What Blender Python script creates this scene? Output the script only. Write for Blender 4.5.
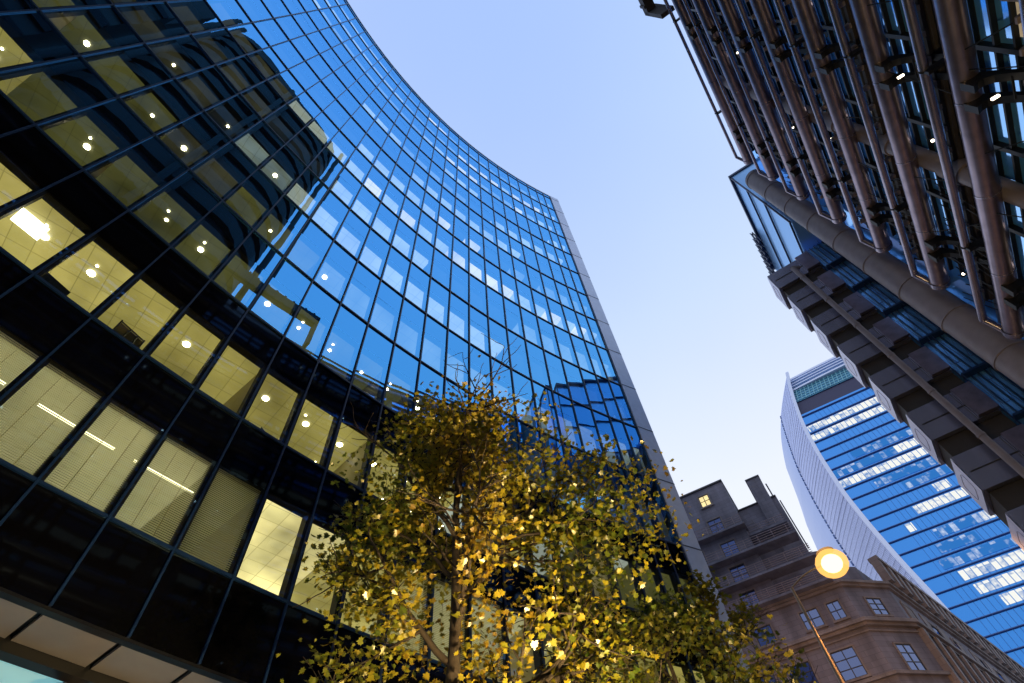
import bpy, math, random
from mathutils import Vector, Matrix
sin, cos, rad, pi = math.sin, math.cos, math.radians, math.pi
for o in list(bpy.data.objects): bpy.data.objects.remove(o)
S = bpy.context.scene
COL = S.collection
CAMZ = 1.6

# ---------------------------------------------------------------- camera
pitch, roll = rad(56.7787), rad(-6.903)
fw = Vector((0, cos(pitch), sin(pitch))); up = Vector((0, -sin(pitch), cos(pitch))); rt = Vector((1, 0, 0))
r2 = rt*cos(roll) + up*sin(roll); u2 = -rt*sin(roll) + up*cos(roll)
cd = bpy.data.cameras.new('camera'); cam = bpy.data.objects.new('camera', cd); COL.objects.link(cam)
M = Matrix((r2, u2, -fw)).transposed().to_4x4(); M.translation = Vector((0, 0, CAMZ)); cam.matrix_world = M
cd.sensor_width = 36; cd.lens = 554.9/1024*36; cd.clip_start = .05; cd.clip_end = 3000
S.camera = cam

# ---------------------------------------------------------------- sky (dusk)
W = bpy.data.worlds.new('World'); S.world = W; W.use_nodes = True
nt = W.node_tree; nt.nodes.clear()
N = nt.nodes.new; L = nt.links.new
out = N('ShaderNodeOutputWorld'); bg = N('ShaderNodeBackground'); sky = N('ShaderNodeTexSky')
sky.sky_type = 'NISHITA'; sky.sun_disc = False; sky.sun_elevation = rad(4); sky.sun_rotation = rad(60); sky.air_density = 1.2; sky.dust_density = .6; sky.ozone_density = 2.5
geo = N('ShaderNodeTexCoord'); sep = N('ShaderNodeSeparateXYZ'); ramp = N('ShaderNodeValToRGB')
L(geo.outputs['Generated'], sep.inputs[0]); L(sep.outputs['Z'], ramp.inputs[0])
cr = ramp.color_ramp
cr.elements[0].position = 0.0; cr.elements[0].color = (.70, .76, .90, 1)
cr.elements[1].position = 1.0; cr.elements[1].color = (.41, .58, 1.0, 1)
for ps, c in ((.35, (.93, .95, 1.0, 1)), (.6, (.83, .88, 1.0, 1)), (.82, (.60, .74, 1.0, 1)), (.92, (.50, .66, 1.0, 1))):
    e = cr.elements.new(ps); e.color = c
nz = N('ShaderNodeTexNoise'); nz.inputs['Scale'].default_value = 1.4; nz.inputs['Detail'].default_value = 3
L(geo.outputs['Generated'], nz.inputs['Vector'])
mm = N('ShaderNodeMapRange'); mm.inputs[1].default_value = .3; mm.inputs[2].default_value = .7; mm.inputs[3].default_value = .95; mm.inputs[4].default_value = 1.04
L(nz.outputs[0], mm.inputs[0])
mul = N('ShaderNodeVectorMath'); mul.operation = 'SCALE'; L(ramp.outputs[0], mul.inputs[0]); L(mm.outputs[0], mul.inputs['Scale'])
sc = N('ShaderNodeVectorMath'); sc.operation = 'SCALE'; sc.inputs['Scale'].default_value = .08; L(sky.outputs[0], sc.inputs[0])
mx = N('ShaderNodeMixRGB'); mx.inputs[0].default_value = .96; L(sc.outputs[0], mx.inputs[1]); L(mul.outputs[0], mx.inputs[2])
L(mx.outputs[0], bg.inputs[0]); bg.inputs[1].default_value = 1.09; L(bg.outputs[0], out.inputs[0])
S.view_settings.view_transform = 'Standard'; S.view_settings.look = 'None'; S.view_settings.exposure = 0; S.view_settings.gamma = 1
S.render.engine = 'CYCLES'
S.cycles.max_bounces = 8; S.cycles.transparent_max_bounces = 16; S.cycles.sample_clamp_indirect = 4

# ---------------------------------------------------------------- materials
MATS = {}
def mat(name, col=(.5, .5, .5), rough=.6, metal=0, emis=None, es=0, noise=0, nscale=4, bump=0, spec=.5, stretch=None):
    if name in MATS: return MATS[name]
    m = bpy.data.materials.new(name); m.use_nodes = True; t = m.node_tree; b = t.nodes['Principled BSDF']
    b.inputs['Base Color'].default_value = (*col, 1); b.inputs['Roughness'].default_value = rough; b.inputs['Metallic'].default_value = metal
    b.inputs['Specular IOR Level'].default_value = spec
    if emis: b.inputs['Emission Color'].default_value = (*emis, 1); b.inputs['Emission Strength'].default_value = es
    if noise:
        tc = t.nodes.new('ShaderNodeTexCoord'); nn = t.nodes.new('ShaderNodeTexNoise'); nn.inputs['Scale'].default_value = nscale; nn.inputs['Detail'].default_value = 6
        mp = t.nodes.new('ShaderNodeMapping'); t.links.new(tc.outputs['Object'], mp.inputs[0]); t.links.new(mp.outputs[0], nn.inputs['Vector'])
        if stretch: mp.inputs['Scale'].default_value = stretch
        r = t.nodes.new('ShaderNodeMapRange'); r.inputs[1].default_value = .25; r.inputs[2].default_value = .75; r.inputs[3].default_value = 1-noise; r.inputs[4].default_value = 1+noise
        v = t.nodes.new('ShaderNodeVectorMath'); v.operation = 'SCALE'; v.inputs[0].default_value = emis if (emis and es) else col
        t.links.new(nn.outputs[0], r.inputs[0]); t.links.new(r.outputs[0], v.inputs['Scale'])
        t.links.new(v.outputs[0], b.inputs['Emission Color' if (emis and es) else 'Base Color'])
        if bump:
            bp = t.nodes.new('ShaderNodeBump'); bp.inputs['Strength'].default_value = bump; bp.inputs['Distance'].default_value = .05
            t.links.new(nn.outputs[0], bp.inputs['Height']); t.links.new(bp.outputs[0], b.inputs['Normal'])
    MATS[name] = m; return m

def glassmat(name, tint, tintg, rough=.0, trans=None, transamt=0, wave=.0, base=(0, 0, 0), face=0.5):
    """coated glass: tinted mirror reflection growing paler at grazing angles, over a see-through or dark body"""
    m = bpy.data.materials.new(name); m.use_nodes = True; t = m.node_tree; t.nodes.clear(); n = t.nodes.new; l = t.links.new
    o = n('ShaderNodeOutputMaterial'); g = n('ShaderNodeBsdfGlossy'); g.inputs['Roughness'].default_value = rough
    lw = n('ShaderNodeLayerWeight'); lw.inputs[0].default_value = .35
    c = n('ShaderNodeMixRGB'); c.inputs[1].default_value = (*tint, 1); c.inputs[2].default_value = (*tintg, 1)
    l(lw.outputs['Facing'], c.inputs[0]); l(c.outputs[0], g.inputs[0])
    if wave:
        tc = n('ShaderNodeTexCoord'); nn = n('ShaderNodeTexNoise'); nn.inputs['Scale'].default_value = .35; nn.inputs['Detail'].default_value = 2
        bp = n('ShaderNodeBump'); bp.inputs['Strength'].default_value = wave; bp.inputs['Distance'].default_value = .02
        l(tc.outputs['Object'], nn.inputs['Vector']); l(nn.outputs[0], bp.inputs['Height']); l(bp.outputs[0], g.inputs['Normal'])
    if transamt:
        tr = n('ShaderNodeBsdfTransparent'); tr.inputs[0].default_value = (*trans, 1)
    else:
        tr = n('ShaderNodeBsdfDiffuse'); tr.inputs[0].default_value = (*base, 1)
    a = n('ShaderNodeAddShader'); l(g.outputs[0], a.inputs[0]); l(tr.outputs[0], a.inputs[1]); l(a.outputs[0], o.inputs[0])
    MATS[name] = m; return m

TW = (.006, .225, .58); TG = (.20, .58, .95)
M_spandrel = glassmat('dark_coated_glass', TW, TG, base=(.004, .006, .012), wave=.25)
M_spandrel_low = glassmat('near_black_glass', (.006, .012, .02), (.03, .05, .08), base=(.002, .002, .003), rough=.04, wave=.25)  # lowest floors: near-black copy of the spandrel glass with weak reflection
M_pane_low = glassmat('weak_mirror_glass', (.012, .028, .05), (.06, .12, .2), trans=(.70, .72, .66), transamt=1, wave=.25)  # lowest floors: copy of the window glass with weak reflection
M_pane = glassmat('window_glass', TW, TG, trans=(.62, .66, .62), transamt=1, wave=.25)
M_lglass = glassmat('blue_glass', (.26, .52, .92), (.5, .75, 1.0), base=(.05, .20, .52), rough=.08, wave=.5)
M_dglass = glassmat('dark_glass', (.03, .06, .12), (.1, .2, .35), base=(.002, .003, .005), rough=.03)
M_wtglass = glassmat('tower_glass', (.03, .19, .56), (.2, .48, .9), base=(.03, .07, .16), rough=.08)
M_black = mat('black_metal', (.006, .007, .011), .45, .0, spec=.25)
M_navy = mat('dark_blue_metal', (.006, .026, .10), .35, 0, spec=.4)
M_mullr = mat('recess_wall', (.005, .006, .009), .7)
M_fin = mat('grey_metal_panel', (.48, .56, .74), .4, .4, noise=.08, nscale=3)
M_floor = mat('interior_dark', (.03, .028, .02), .8)
M_inwall = mat('interior_wall', (.14, .12, .06), .8)
M_part = mat('partition_wall', (.6, .55, .38), .8)
M_blind = bpy.data.materials.new('blind_slats'); M_blind.use_nodes = True; _t = M_blind.node_tree; _t.nodes.clear()
_o = _t.nodes.new('ShaderNodeOutputMaterial'); _a = _t.nodes.new('ShaderNodeBsdfTranslucent'); _a.inputs[0].default_value = (.85, .8, .6, 1); _t.links.new(_a.outputs[0], _o.inputs[0])
def glow_ceilmat(i, c, e, nzz=.3):  # room light put into the tiles as uneven emission
    m = mat('glowing_ceiling_tiles_%d' % i, (.05, .05, .04), .9); t = m.node_tree; n = t.nodes.new; l = t.links.new; b = t.nodes['Principled BSDF']
    tc = n('ShaderNodeTexCoord'); na = n('ShaderNodeTexNoise'); na.inputs['Scale'].default_value = .45; na.inputs['Detail'].default_value = 3; l(tc.outputs['Object'], na.inputs['Vector'])
    br = n('ShaderNodeTexBrick'); br.offset = 0; br.inputs['Scale'].default_value = 1; br.inputs['Brick Width'].default_value = .6; br.inputs['Row Height'].default_value = .6; br.inputs['Mortar Size'].default_value = .012
    br.inputs['Color1'].default_value = (1, 1, 1, 1); br.inputs['Color2'].default_value = (.88, .9, .9, 1); br.inputs['Mortar'].default_value = (.6, .6, .55, 1)
    mp = n('ShaderNodeMapping'); mp.inputs['Rotation'].default_value = (0, 0, rad(-48)); l(tc.outputs['Object'], mp.inputs[0]); l(mp.outputs[0], br.inputs['Vector'])
    r = n('ShaderNodeMapRange'); r.inputs[1].default_value = .3; r.inputs[2].default_value = .7; r.inputs[3].default_value = 1-nzz*1.3; r.inputs[4].default_value = 1+nzz*1.3; l(na.outputs[0], r.inputs[0])
    v = n('ShaderNodeVectorMath'); v.operation = 'SCALE'; l(br.outputs['Color'], v.inputs[0]); l(r.outputs[0], v.inputs['Scale'])
    w = n('ShaderNodeVectorMath'); w.operation = 'MULTIPLY'; w.inputs[1].default_value = c; l(v.outputs[0], w.inputs[0]); l(w.outputs[0], b.inputs['Emission Color']); b.inputs['Emission Strength'].default_value = e
    return m
CEIL = {'bright': glow_ceilmat(0, (.58, .48, .14), 1.0, .3), 'yellow': glow_ceilmat(1, (.36, .30, .08), 1.0, .3), 'olive': glow_ceilmat(2, (.085, .082, .024), 1.0, .3),
        'dim': glow_ceilmat(3, (.04, .038, .022), 1.0, .4), 'dark': glow_ceilmat(4, (.012, .016, .02), 1.0), 'pale': glow_ceilmat(5, (.42, .46, .40), 1.0, .2),
        'white': glow_ceilmat(6, (.90, .76, .50), 1.0, .2), 'glow': glow_ceilmat(7, (1.35, 1.15, .5), 1.0, .45), 'grey': glow_ceilmat(8, (.18, .22, .20), 1.0, .3),
        'blindlit': glow_ceilmat(9, (.52, .48, .25), 1.0, .3)}
M_lamp = mat('downlight_lens', (1, 1, 1), .5, emis=(1, .9, .55), es=30)
M_tube = mat('light_tube', (1, 1, 1), .5, emis=(1, .93, .6), es=5)
M_soffit = mat('soffit_panel', (.27, .26, .29), .45, .2, noise=.12, nscale=1.2)
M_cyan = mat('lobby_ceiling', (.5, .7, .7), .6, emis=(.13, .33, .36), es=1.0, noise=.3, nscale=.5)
M_steel = mat('satin_steel', (.30, .28, .36), .27, .9, noise=.18, nscale=3, bump=.02)
M_steel2 = mat('duct_steel', (.27, .23, .29), .30, .9, noise=.22, nscale=2.2, bump=.03)
M_conc = mat('smooth_concrete', (.18, .155, .18), .55, noise=.15, nscale=2)
M_dconc = mat('dark_concrete', (.028, .024, .026), .7, noise=.2, nscale=2)
M_pod = mat('pod_steel', (.36, .37, .50), .26, .9, noise=.15, nscale=.9, stretch=(1, 1, .25))
M_podside = mat('pod_side_steel', (.72, .74, .98), .4, .15, noise=.1, nscale=1.2)
M_cream = mat('lit_cream_panel', (.5, .45, .35), .7, emis=(.50, .40, .26), es=.55, noise=.35, nscale=.6)
M_bulb = mat('globe_lamp', (1, 1, 1), .5, emis=(1, .85, .65), es=5)
def stonemat(name, col, course=.45):
    m = mat(name, col, .88); t = m.node_tree; n = t.nodes.new; l = t.links.new; b = t.nodes['Principled BSDF']
    tc = n('ShaderNodeTexCoord'); sp = n('ShaderNodeSeparateXYZ'); l(tc.outputs['Object'], sp.inputs[0])
    def K(op, a, c=0.):
        q = n('ShaderNodeMath'); q.operation = op
        for i_, x in enumerate((a, c)):
            if isinstance(x, (int, float)): q.inputs[i_].default_value = x
            else: l(x, q.inputs[i_])
        return q.outputs[0]
    h = K('ADD', K('MULTIPLY', sp.outputs['X'], .72), K('MULTIPLY', sp.outputs['Y'], -.62))
    cb = n('ShaderNodeCombineXYZ'); l(h, cb.inputs[0]); l(sp.outputs['Z'], cb.inputs[1])
    br = n('ShaderNodeTexBrick'); br.inputs['Scale'].default_value = 1; br.inputs['Brick Width'].default_value = 1.1; br.inputs['Row Height'].default_value = course; br.inputs['Mortar Size'].default_value = .018
    br.inputs['Color1'].default_value = (*col, 1); br.inputs['Color2'].default_value = (*[c*.84 for c in col], 1); br.inputs['Mortar'].default_value = (*[c*.68 for c in col], 1); l(cb.outputs[0], br.inputs['Vector'])
    mp = n('ShaderNodeMapping'); mp.inputs['Scale'].default_value = (1, 1, .18); l(tc.outputs['Object'], mp.inputs[0])
    nz_ = n('ShaderNodeTexNoise'); nz_.inputs['Scale'].default_value = .8; nz_.inputs['Detail'].default_value = 7; l(mp.outputs[0], nz_.inputs['Vector'])
    r = n('ShaderNodeMapRange'); r.inputs[1].default_value = .3; r.inputs[2].default_value = .7; r.inputs[3].default_value = .62; r.inputs[4].default_value = 1.2; l(nz_.outputs[0], r.inputs[0])
    v = n('ShaderNodeVectorMath'); v.operation = 'SCALE'; l(br.outputs['Color'], v.inputs[0]); l(r.outputs[0], v.inputs['Scale']); l(v.outputs[0], b.inputs['Base Color'])
    bp = n('ShaderNodeBump'); bp.inputs['Strength'].default_value = .3; bp.inputs['Distance'].default_value = .03; l(br.outputs['Fac'], bp.inputs['Height']); bp.invert = True; l(bp.outputs[0], b.inputs['Normal'])
    return m
M_stone = stonemat('portland_stone', (.195, .195, .255))
M_stone2 = stonemat('pale_stone_trim', (.25, .225, .235), .6)
M_frame = mat('window_frame_paint', (.035, .035, .045), .5)
M_sglass = glassmat('old_window_glass', (.10, .13, .25), (.2, .25, .4), base=(.01, .01, .015), rough=.02, wave=.6)
M_slit = mat('lit_window', (.6, .5, .3), .6, emis=(1.0, .80, .33), es=.9, noise=.25, nscale=1.2)
M_rail = mat('balcony_railing_paint', (.25, .20, .22), .5)
M_wtlit = mat('lit_office_floor', (.6, .6, .6), .6, emis=(.92, .92, .86), es=.85, noise=.3, nscale=.35)
M_wtlit2 = mat('dim_office_floor', (.4, .5, .6), .6, emis=(.22, .36, .75), es=.8, noise=.5, nscale=.4)
def litfloor(name, c0, c1, on):
    m = bpy.data.materials.new(name); m.use_nodes = True; t = m.node_tree; t.nodes.clear(); n = t.nodes.new; l = t.links.new
    o = n('ShaderNodeOutputMaterial'); em = n('ShaderNodeEmission'); tc = n('ShaderNodeTexCoord'); mp = n('ShaderNodeMapping'); l(tc.outputs['Object'], mp.inputs[0])
    mp.inputs['Rotation'].default_value = (0, 0, rad(25.5)); sp = n('ShaderNodeSeparateXYZ'); l(mp.outputs[0], sp.inputs[0])
    def M_(op, a, b_): q = n('ShaderNodeMath'); q.operation = op; (l(a, q.inputs[0]) if not isinstance(a, (int, float)) else setattr(q.inputs[0], 'default_value', a)); (l(b_, q.inputs[1]) if not isinstance(b_, (int, float)) else setattr(q.inputs[1], 'default_value', b_)); return q.outputs[0]
    u = M_('DIVIDE', sp.outputs['X'], 1.5); cell = M_('FLOOR', u, 0); fr = M_('FRACT', u, 0); zc = M_('FLOOR', M_('DIVIDE', sp.outputs['Z'], 4.0), 0)
    cb = n('ShaderNodeCombineXYZ'); l(cell, cb.inputs[0]); l(zc, cb.inputs[1]); wn = n('ShaderNodeTexWhiteNoise'); wn.noise_dimensions = '2D'; l(cb.outputs[0], wn.inputs[0])
    nn = n('ShaderNodeTexNoise'); nn.inputs['Scale'].default_value = .9; nn.inputs['Detail'].default_value = 3; l(tc.outputs['Object'], nn.inputs['Vector'])
    v = M_('ADD', M_('MULTIPLY', wn.outputs[0], .55), M_('MULTIPLY', nn.outputs[0], .9)); mr = n('ShaderNodeMapRange'); l(v, mr.inputs[0]); mr.inputs[1].default_value = on; mr.inputs[2].default_value = on+.4
    bar = M_('GREATER_THAN', fr, .12); fac = M_('MULTIPLY', mr.outputs[0], bar)
    mc = n('ShaderNodeMixRGB'); mc.inputs[1].default_value = (*c0, 1); mc.inputs[2].default_value = (*c1, 1); l(fac, mc.inputs[0]); l(mc.outputs[0], em.inputs[0]); l(em.outputs[0], o.inputs[0]); return m
M_wtlit = litfloor('lit_office_strip', (.05, .22, .60), (.95, .95, .9), .32)
M_wtlit2 = litfloor('half_lit_office_strip', (.03, .18, .55), (.55, .66, .88), .72)
M_wtline = mat('floor_line_metal', (.05, .12, .36), .5)
M_wtedge = mat('pale_aluminium', (.66, .74, .98), .4, .3)
M_wtside = mat('side_cladding', (.34, .46, .82), .35, .45)
M_wtdark = mat('dark_plant_band', (.045, .05, .12), .6)
M_teal = mat('teal_glazing', (.10, .32, .50), .25, .2, noise=.3, nscale=.25)
M_bark = mat('bark', (.030, .022, .018), .9, noise=.4, nscale=14, bump=.3)
M_pole = mat('galvanised_pole', (.25, .2, .15), .45, .6)

def leafmat(name, cols):
    m = bpy.data.materials.new(name); m.use_nodes = True; t = m.node_tree; t.nodes.clear(); n = t.nodes.new; l = t.links.new
    o = n('ShaderNodeOutputMaterial'); d = n('ShaderNodeBsdfDiffuse'); tr = n('ShaderNodeBsdfTranslucent'); g = n('ShaderNodeBsdfGlossy'); g.inputs['Roughness'].default_value = .35
    at = n('ShaderNodeAttribute'); at.attribute_name = 'tone'; cr = n('ShaderNodeValToRGB'); l(at.outputs['Fac'], cr.inputs[0])
    cr.color_ramp.elements[0].color = (*cols[0], 1); cr.color_ramp.elements[1].color = (*cols[-1], 1)
    for i, c in enumerate(cols[1:-1]): e = cr.color_ramp.elements.new((i+1)/(len(cols)-1)); e.color = (*c, 1)
    m1 = n('ShaderNodeMixShader'); m1.inputs[0].default_value = .45; m2 = n('ShaderNodeMixShader'); m2.inputs[0].default_value = .05
    l(cr.outputs[0], d.inputs[0]); l(cr.outputs[0], tr.inputs[0]); l(d.outputs[0], m1.inputs[1]); l(tr.outputs[0], m1.inputs[2]); l(m1.outputs[0], m2.inputs[1]); l(g.outputs[0], m2.inputs[2]); l(m2.outputs[0], o.inputs[0])
    MATS[name] = m; return m
M_leaf = leafmat('autumn_leaves', [(.05, .08, .007), (.12, .14, .009), (.21, .19, .010), (.33, .27, .016), (.20, .13, .01)])
M_leaf2 = leafmat('green_gold_leaves', [(.04, .07, .008), (.12, .14, .015), (.22, .20, .02), (.35, .27, .03)])

# ---------------------------------------------------------------- mesh helpers
class MB:
    def __init__(s): s.v = []; s.f = []; s.m = []
    def quad(s, a, b, c, d, mi=0):
        i = len(s.v); s.v += [a, b, c, d]; s.f.append((i, i+1, i+2, i+3)); s.m.append(mi)
    def poly(s, pts, mi=0):
        i = len(s.v); s.v += list(pts); s.f.append(tuple(range(i, i+len(pts)))); s.m.append(mi)
    def hexa(s, p, mi=0):  # 8 corners: bottom 4, top 4
        i = len(s.v); s.v += p
        for f in ((3, 2, 1, 0), (4, 5, 6, 7), (0, 1, 5, 4), (1, 2, 6, 5), (2, 3, 7, 6), (3, 0, 4, 7)):
            s.f.append(tuple(i+k for k in f)); s.m.append(mi)
    def tube(s, a, b, r, n=10, r1=None, caps=True, mi=0):
        a = Vector(a); b = Vector(b); d = (b-a).normalized(); r1 = r if r1 is None else r1
        x = d.orthogonal().normalized(); y = d.cross(x); i = len(s.v)
        for c, rr in ((a, r), (b, r1)):
            for k in range(n): t = 2*pi*k/n; s.v.append(c + x*rr*cos(t) + y*rr*sin(t))
        for k in range(n): s.f.append((i+k, i+(k+1) % n, i+n+(k+1) % n, i+n+k)); s.m.append(mi)
        if caps: s.f.append(tuple(i+n-1-k for k in range(n))); s.f.append(tuple(i+n+k for k in range(n))); s.m += [mi, mi]
    def path(s, pts, rs, n=7):
        i0 = len(s.v); pts = [Vector(p) for p in pts]; x = None
        for k, p in enumerate(pts):
            d = (pts[min(k+1, len(pts)-1)]-pts[max(k-1, 0)]).normalized()
            x = d.orthogonal().normalized() if x is None else (x-d*x.dot(d)).normalized()
            y = d.cross(x)
            for q in range(n): t = 2*pi*q/n; s.v.append(p + x*rs[k]*cos(t) + y*rs[k]*sin(t))
        for k in range(len(pts)-1):
            for q in range(n):
                a = i0+k*n+q; b = i0+k*n+(q+1) % n; s.f.append((a, b, b+n, a+n)); s.m.append(0)
    def build(s, name, mats, parent=None, smooth=False, loc=None):
        me = bpy.data.meshes.new(name)
        if loc is not None: lv = Vector(loc); s.v = [Vector(p)-lv for p in s.v]
        me.from_pydata([tuple(p) for p in s.v], [], s.f); me.update()
        if not isinstance(mats, (list, tuple)): mats = [mats]
        for m in mats: me.materials.append(m)
        if len(mats) > 1: me.polygons.foreach_set('material_index', s.m)
        if smooth: me.polygons.foreach_set('use_smooth', [True]*len(me.polygons))
        o = bpy.data.objects.new(name, me); COL.objects.link(o)
        if loc is not None: o.location = loc
        if parent is not None:
            o.parent = parent
            q = parent; off = Vector((0, 0, 0))
            while q is not None: off += q.location; q = q.parent
            o.location = o.location - off
        return o
def thing(name, label, cat, loc=(0, 0, 0), group=None):
    o = bpy.data.objects.new(name, None); COL.objects.link(o); o.location = loc; o['label'] = label; o['category'] = cat
    if group: o['group'] = group
    return o
def tag(o, label, cat, group=None):
    o['label'] = label; o['category'] = cat
    if group: o['group'] = group
    return o
def smooth_by_angle(o):
    me = o.data
    me.polygons.foreach_set('use_smooth', [True]*len(me.polygons))
    try: me.set_sharp_from_angle(angle=rad(35))
    except Exception: pass
    return o

# ---------------------------------------------------------------- ground
def sheet(name, pts, z, m):
    b = MB(); b.poly([Vector((x, y, z)) for x, y in pts]); o = b.build(name, m); o['kind'] = 'structure'; return o
M_asph = mat('asphalt', (.05, .05, .052), .8, noise=.25, nscale=6)
M_pave = mat('york_stone_paving', (.22, .20, .18), .8, noise=.2, nscale=2)
sheet('ground', [(-1500, -1500), (1500, -1500), (1500, 1500), (-1500, 1500)], 0, M_pave)

# =========================================================== concave glass office
U = 4.2; CX, CY, RR = 35.1213, -20.2743, 52.0691; A0, DA, HT = rad(135.8949), rad(-1.56118), 66.7038
def colang(j):
    tbl = {7: 6.9, 8: 7.62, 9: 8.3}
    return A0 + DA*(tbl.get(j, j))
def WP(a, r, z): return Vector((CX + (RR+r)*cos(a), CY + (RR+r)*sin(a), z))
def zk(k): return HT - k*U + CAMZ
J0, J1 = -30, 9
def arcs(a0, a1, n): return [a0+(a1-a0)*i/n for i in range(n+1)]
def arcbox(b, a0, a1, ra, rb, z0, z1, n=1, mi=0):
    A = arcs(a0, a1, n)
    for i in range(n):
        p = [WP(A[i], ra, z0), WP(A[i], rb, z0), WP(A[i+1], rb, z0), WP(A[i+1], ra, z0), WP(A[i], ra, z1), WP(A[i], rb, z1), WP(A[i+1], rb, z1), WP(A[i+1], ra, z1)]
        b.hexa(p, mi)
base = WP(A0, 0, 0)
office = thing('curved_glass_office', 'tall concave blue glass office block with yellow lit lower floors, filling the left', 'office building', base)
NJ = J1-J0
rt_ = random.Random(77)
def pane(b, a, c, z0, z1, ra=0, mi=0):
    d = [rt_.uniform(0, .006) for _ in range(3)]; d.append(d[0]+d[2]-d[1])
    b.quad(WP(a, ra+d[0], z0), WP(c, ra+d[1], z0), WP(c, ra+d[2], z1), WP(a, ra+d[3], z1), mi)
def strip(b, ra, z0, z1, mi=0):
    for j in range(J0, J1): pane(b, colang(j), colang(j+1), z0, z1, ra, mi)
FR = .61
# top parapet strip
b = MB(); strip(b, 0, zk(0), zk(-.22)); b.build('parapet_glass', M_spandrel, office)
b = MB()
for j in range(J0, J1): arcbox(b, colang(j), colang(j+1), -.06, .35, zk(-.22)+.002, zk(-.22)+.22)
arcbox(b, colang(J0), colang(J1), .4, 12, zk(-.1)-.3, zk(-.1), 30)
b.build('roof', M_fin, office)
rng = random.Random(5)
# spandrel panels (one strip per floor, from window head to the sill line above)
for k in range(1, 15):
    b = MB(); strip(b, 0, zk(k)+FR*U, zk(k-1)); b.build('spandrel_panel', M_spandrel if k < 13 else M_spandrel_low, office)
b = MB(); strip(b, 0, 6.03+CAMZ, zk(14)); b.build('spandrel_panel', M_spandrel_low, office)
# windows
wins = []
for k in range(1, 15):
    for j in range(J0, J1):
        P = WP(colang(j+.5) if isinstance(j, int) else 0, 0, zk(k)+1.3) if j+.5 < 6 else WP((colang(j)+colang(j+1))/2, 0, zk(k)+1.3)
        v = P-Vector((0, 0, CAMZ)); c = (v.dot(r2), v.dot(u2), v.dot(fw))
        px = 512+554.9*c[0]/c[2] if c[2] > 1 else -9999; py = 341.5-554.9*c[1]/c[2] if c[2] > 1 else -9999
        vis = -60 < px < 1080 and -60 < py < 740
        wins.append((0 if vis else 1, v.length, k, j))
wins.sort()
rest = MB()
for n_, (inv, dist, k, j) in enumerate(wins):
    a, c = colang(j), colang(j+1); z0, z1 = zk(k), zk(k)+FR*U
    if n_ < 100:
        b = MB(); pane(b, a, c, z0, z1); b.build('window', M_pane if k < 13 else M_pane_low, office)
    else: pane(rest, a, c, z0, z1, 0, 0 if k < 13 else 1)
o = rest.build('window', [M_pane, M_pane_low], office); o['kind'] = 'stuff'
# transoms
for k in range(0, 15):
    b = MB()
    for j in range(J0, J1): arcbox(b, colang(j), colang(j+1), -.06, -.004, zk(k)-.036, zk(k)+.036)
    b.build('transom', M_navy, office)
    if k > 0:
        b = MB()
        for j in range(J0, J1): arcbox(b, colang(j), colang(j+1), .03, .30, zk(k)-.25, zk(k)-.01)
        b.build('window_sill', M_mullr, office)
# mullions: slim outer cap + deep dark inner post
for j in range(J0, J1+1):
    b = MB(); a = colang(j); w = .025/RR
    arcbox(b, a-w, a+w, -.07, -.005, 6.03+CAMZ, zk(-.22)-.01)
    b.build('mullion', M_navy, office)
b = MB()
for j in range(J0, J1+1):
    a = colang(j); w = .10/RR
    arcbox(b, a-w, a+w, .03, .32, 6.1+CAMZ, zk(0))
b.build('inner_post', M_mullr, office)['kind'] = 'stuff'
# storeys: slab edge/bulkhead behind spandrel, ceiling with rooms
def room_kind(k, j):
    if k == 14:
        if j < -6: return 'blindlit'
        if j == -6: return 'olive'
        if j in (-5, -4): return 'glow'
        if j in (-3, -2): return 'bright'
        if j < 2: return 'blindlit'
        return rr.choice(['yellow', 'dim'])
    if k == 13: return 'bright' if j < -9 else ('yellow' if j < 0 else rr.choice(['olive', 'yellow', 'pale']))
    if k == 12: return 'yellow' if j < -13 else ('olive' if j < -2 else 'dim')
    if k == 11: return 'olive' if j < -11 else ('dim' if j < -9 else ('olive' if j < -6 else 'grey'))
    if k == 10: return 'dim' if j < -11 else ('dark' if j < -10 else ('grey' if j < -8 else ('pale' if j < 2 else 'dark')))
    if k == 9: return 'dim' if j < -10 else ('pale' if -8 < j < -2 else ('dark' if j < 3 else 'grey'))
    if k == 8: return 'dim' if j < -10 else ('white' if -7 < j < 3 and rr.random() < .85 else ('white' if 3 < j and rr.random() < .6 else 'pale'))
    if k == 7: return 'pale' if -8 < j < -2 else ('white' if j in (-2, 0) else 'dark') if j < 3 else rr.choice(['grey', 'dark'])
    if k == 6: return 'pale' if -5 < j < 4 else 'dark'
    return None
rr = random.Random(11)
keys = ['dark', 'dim', 'olive', 'yellow', 'bright', 'pale', 'white', 'glow', 'grey', 'blindlit']
for k in range(1, 15):
    zc = zk(k)+FR*U+.02
    b = MB()
    cur = 'dark'; left = 0
    for j in range(J0, J1):
        kd = room_kind(k, j)
        if kd is None:
            if left <= 0:
                cur = rr.choice(['dark', 'dark', 'grey', 'dark', 'pale'] if k >= 4 else ['grey', 'pale', 'white', 'grey', 'pale']); left = rr.randint(1, 5)
            left -= 1; kd = cur
        a, c = colang(j), colang(j+1)
        b.quad(WP(a, .30, zc), WP(c, .30, zc), WP(c, 8, zc), WP(a, 8, zc), keys.index(kd))
    b.build('ceiling', [CEIL[q] for q in keys], office)
    b = MB()
    for j in range(J0, J1): arcbox(b, colang(j), colang(j+1), .05, .29, zk(k)+FR*U+.002, zk(k-1)-.27)
    b.build('bulkhead', M_mullr, office)
    b = MB()
    arcbox(b, colang(J0), colang(J1), .31, 8, zk(k)-.35, zk(k)-.15, 40)
    b.build('floor_slab', M_floor, office)
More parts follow.
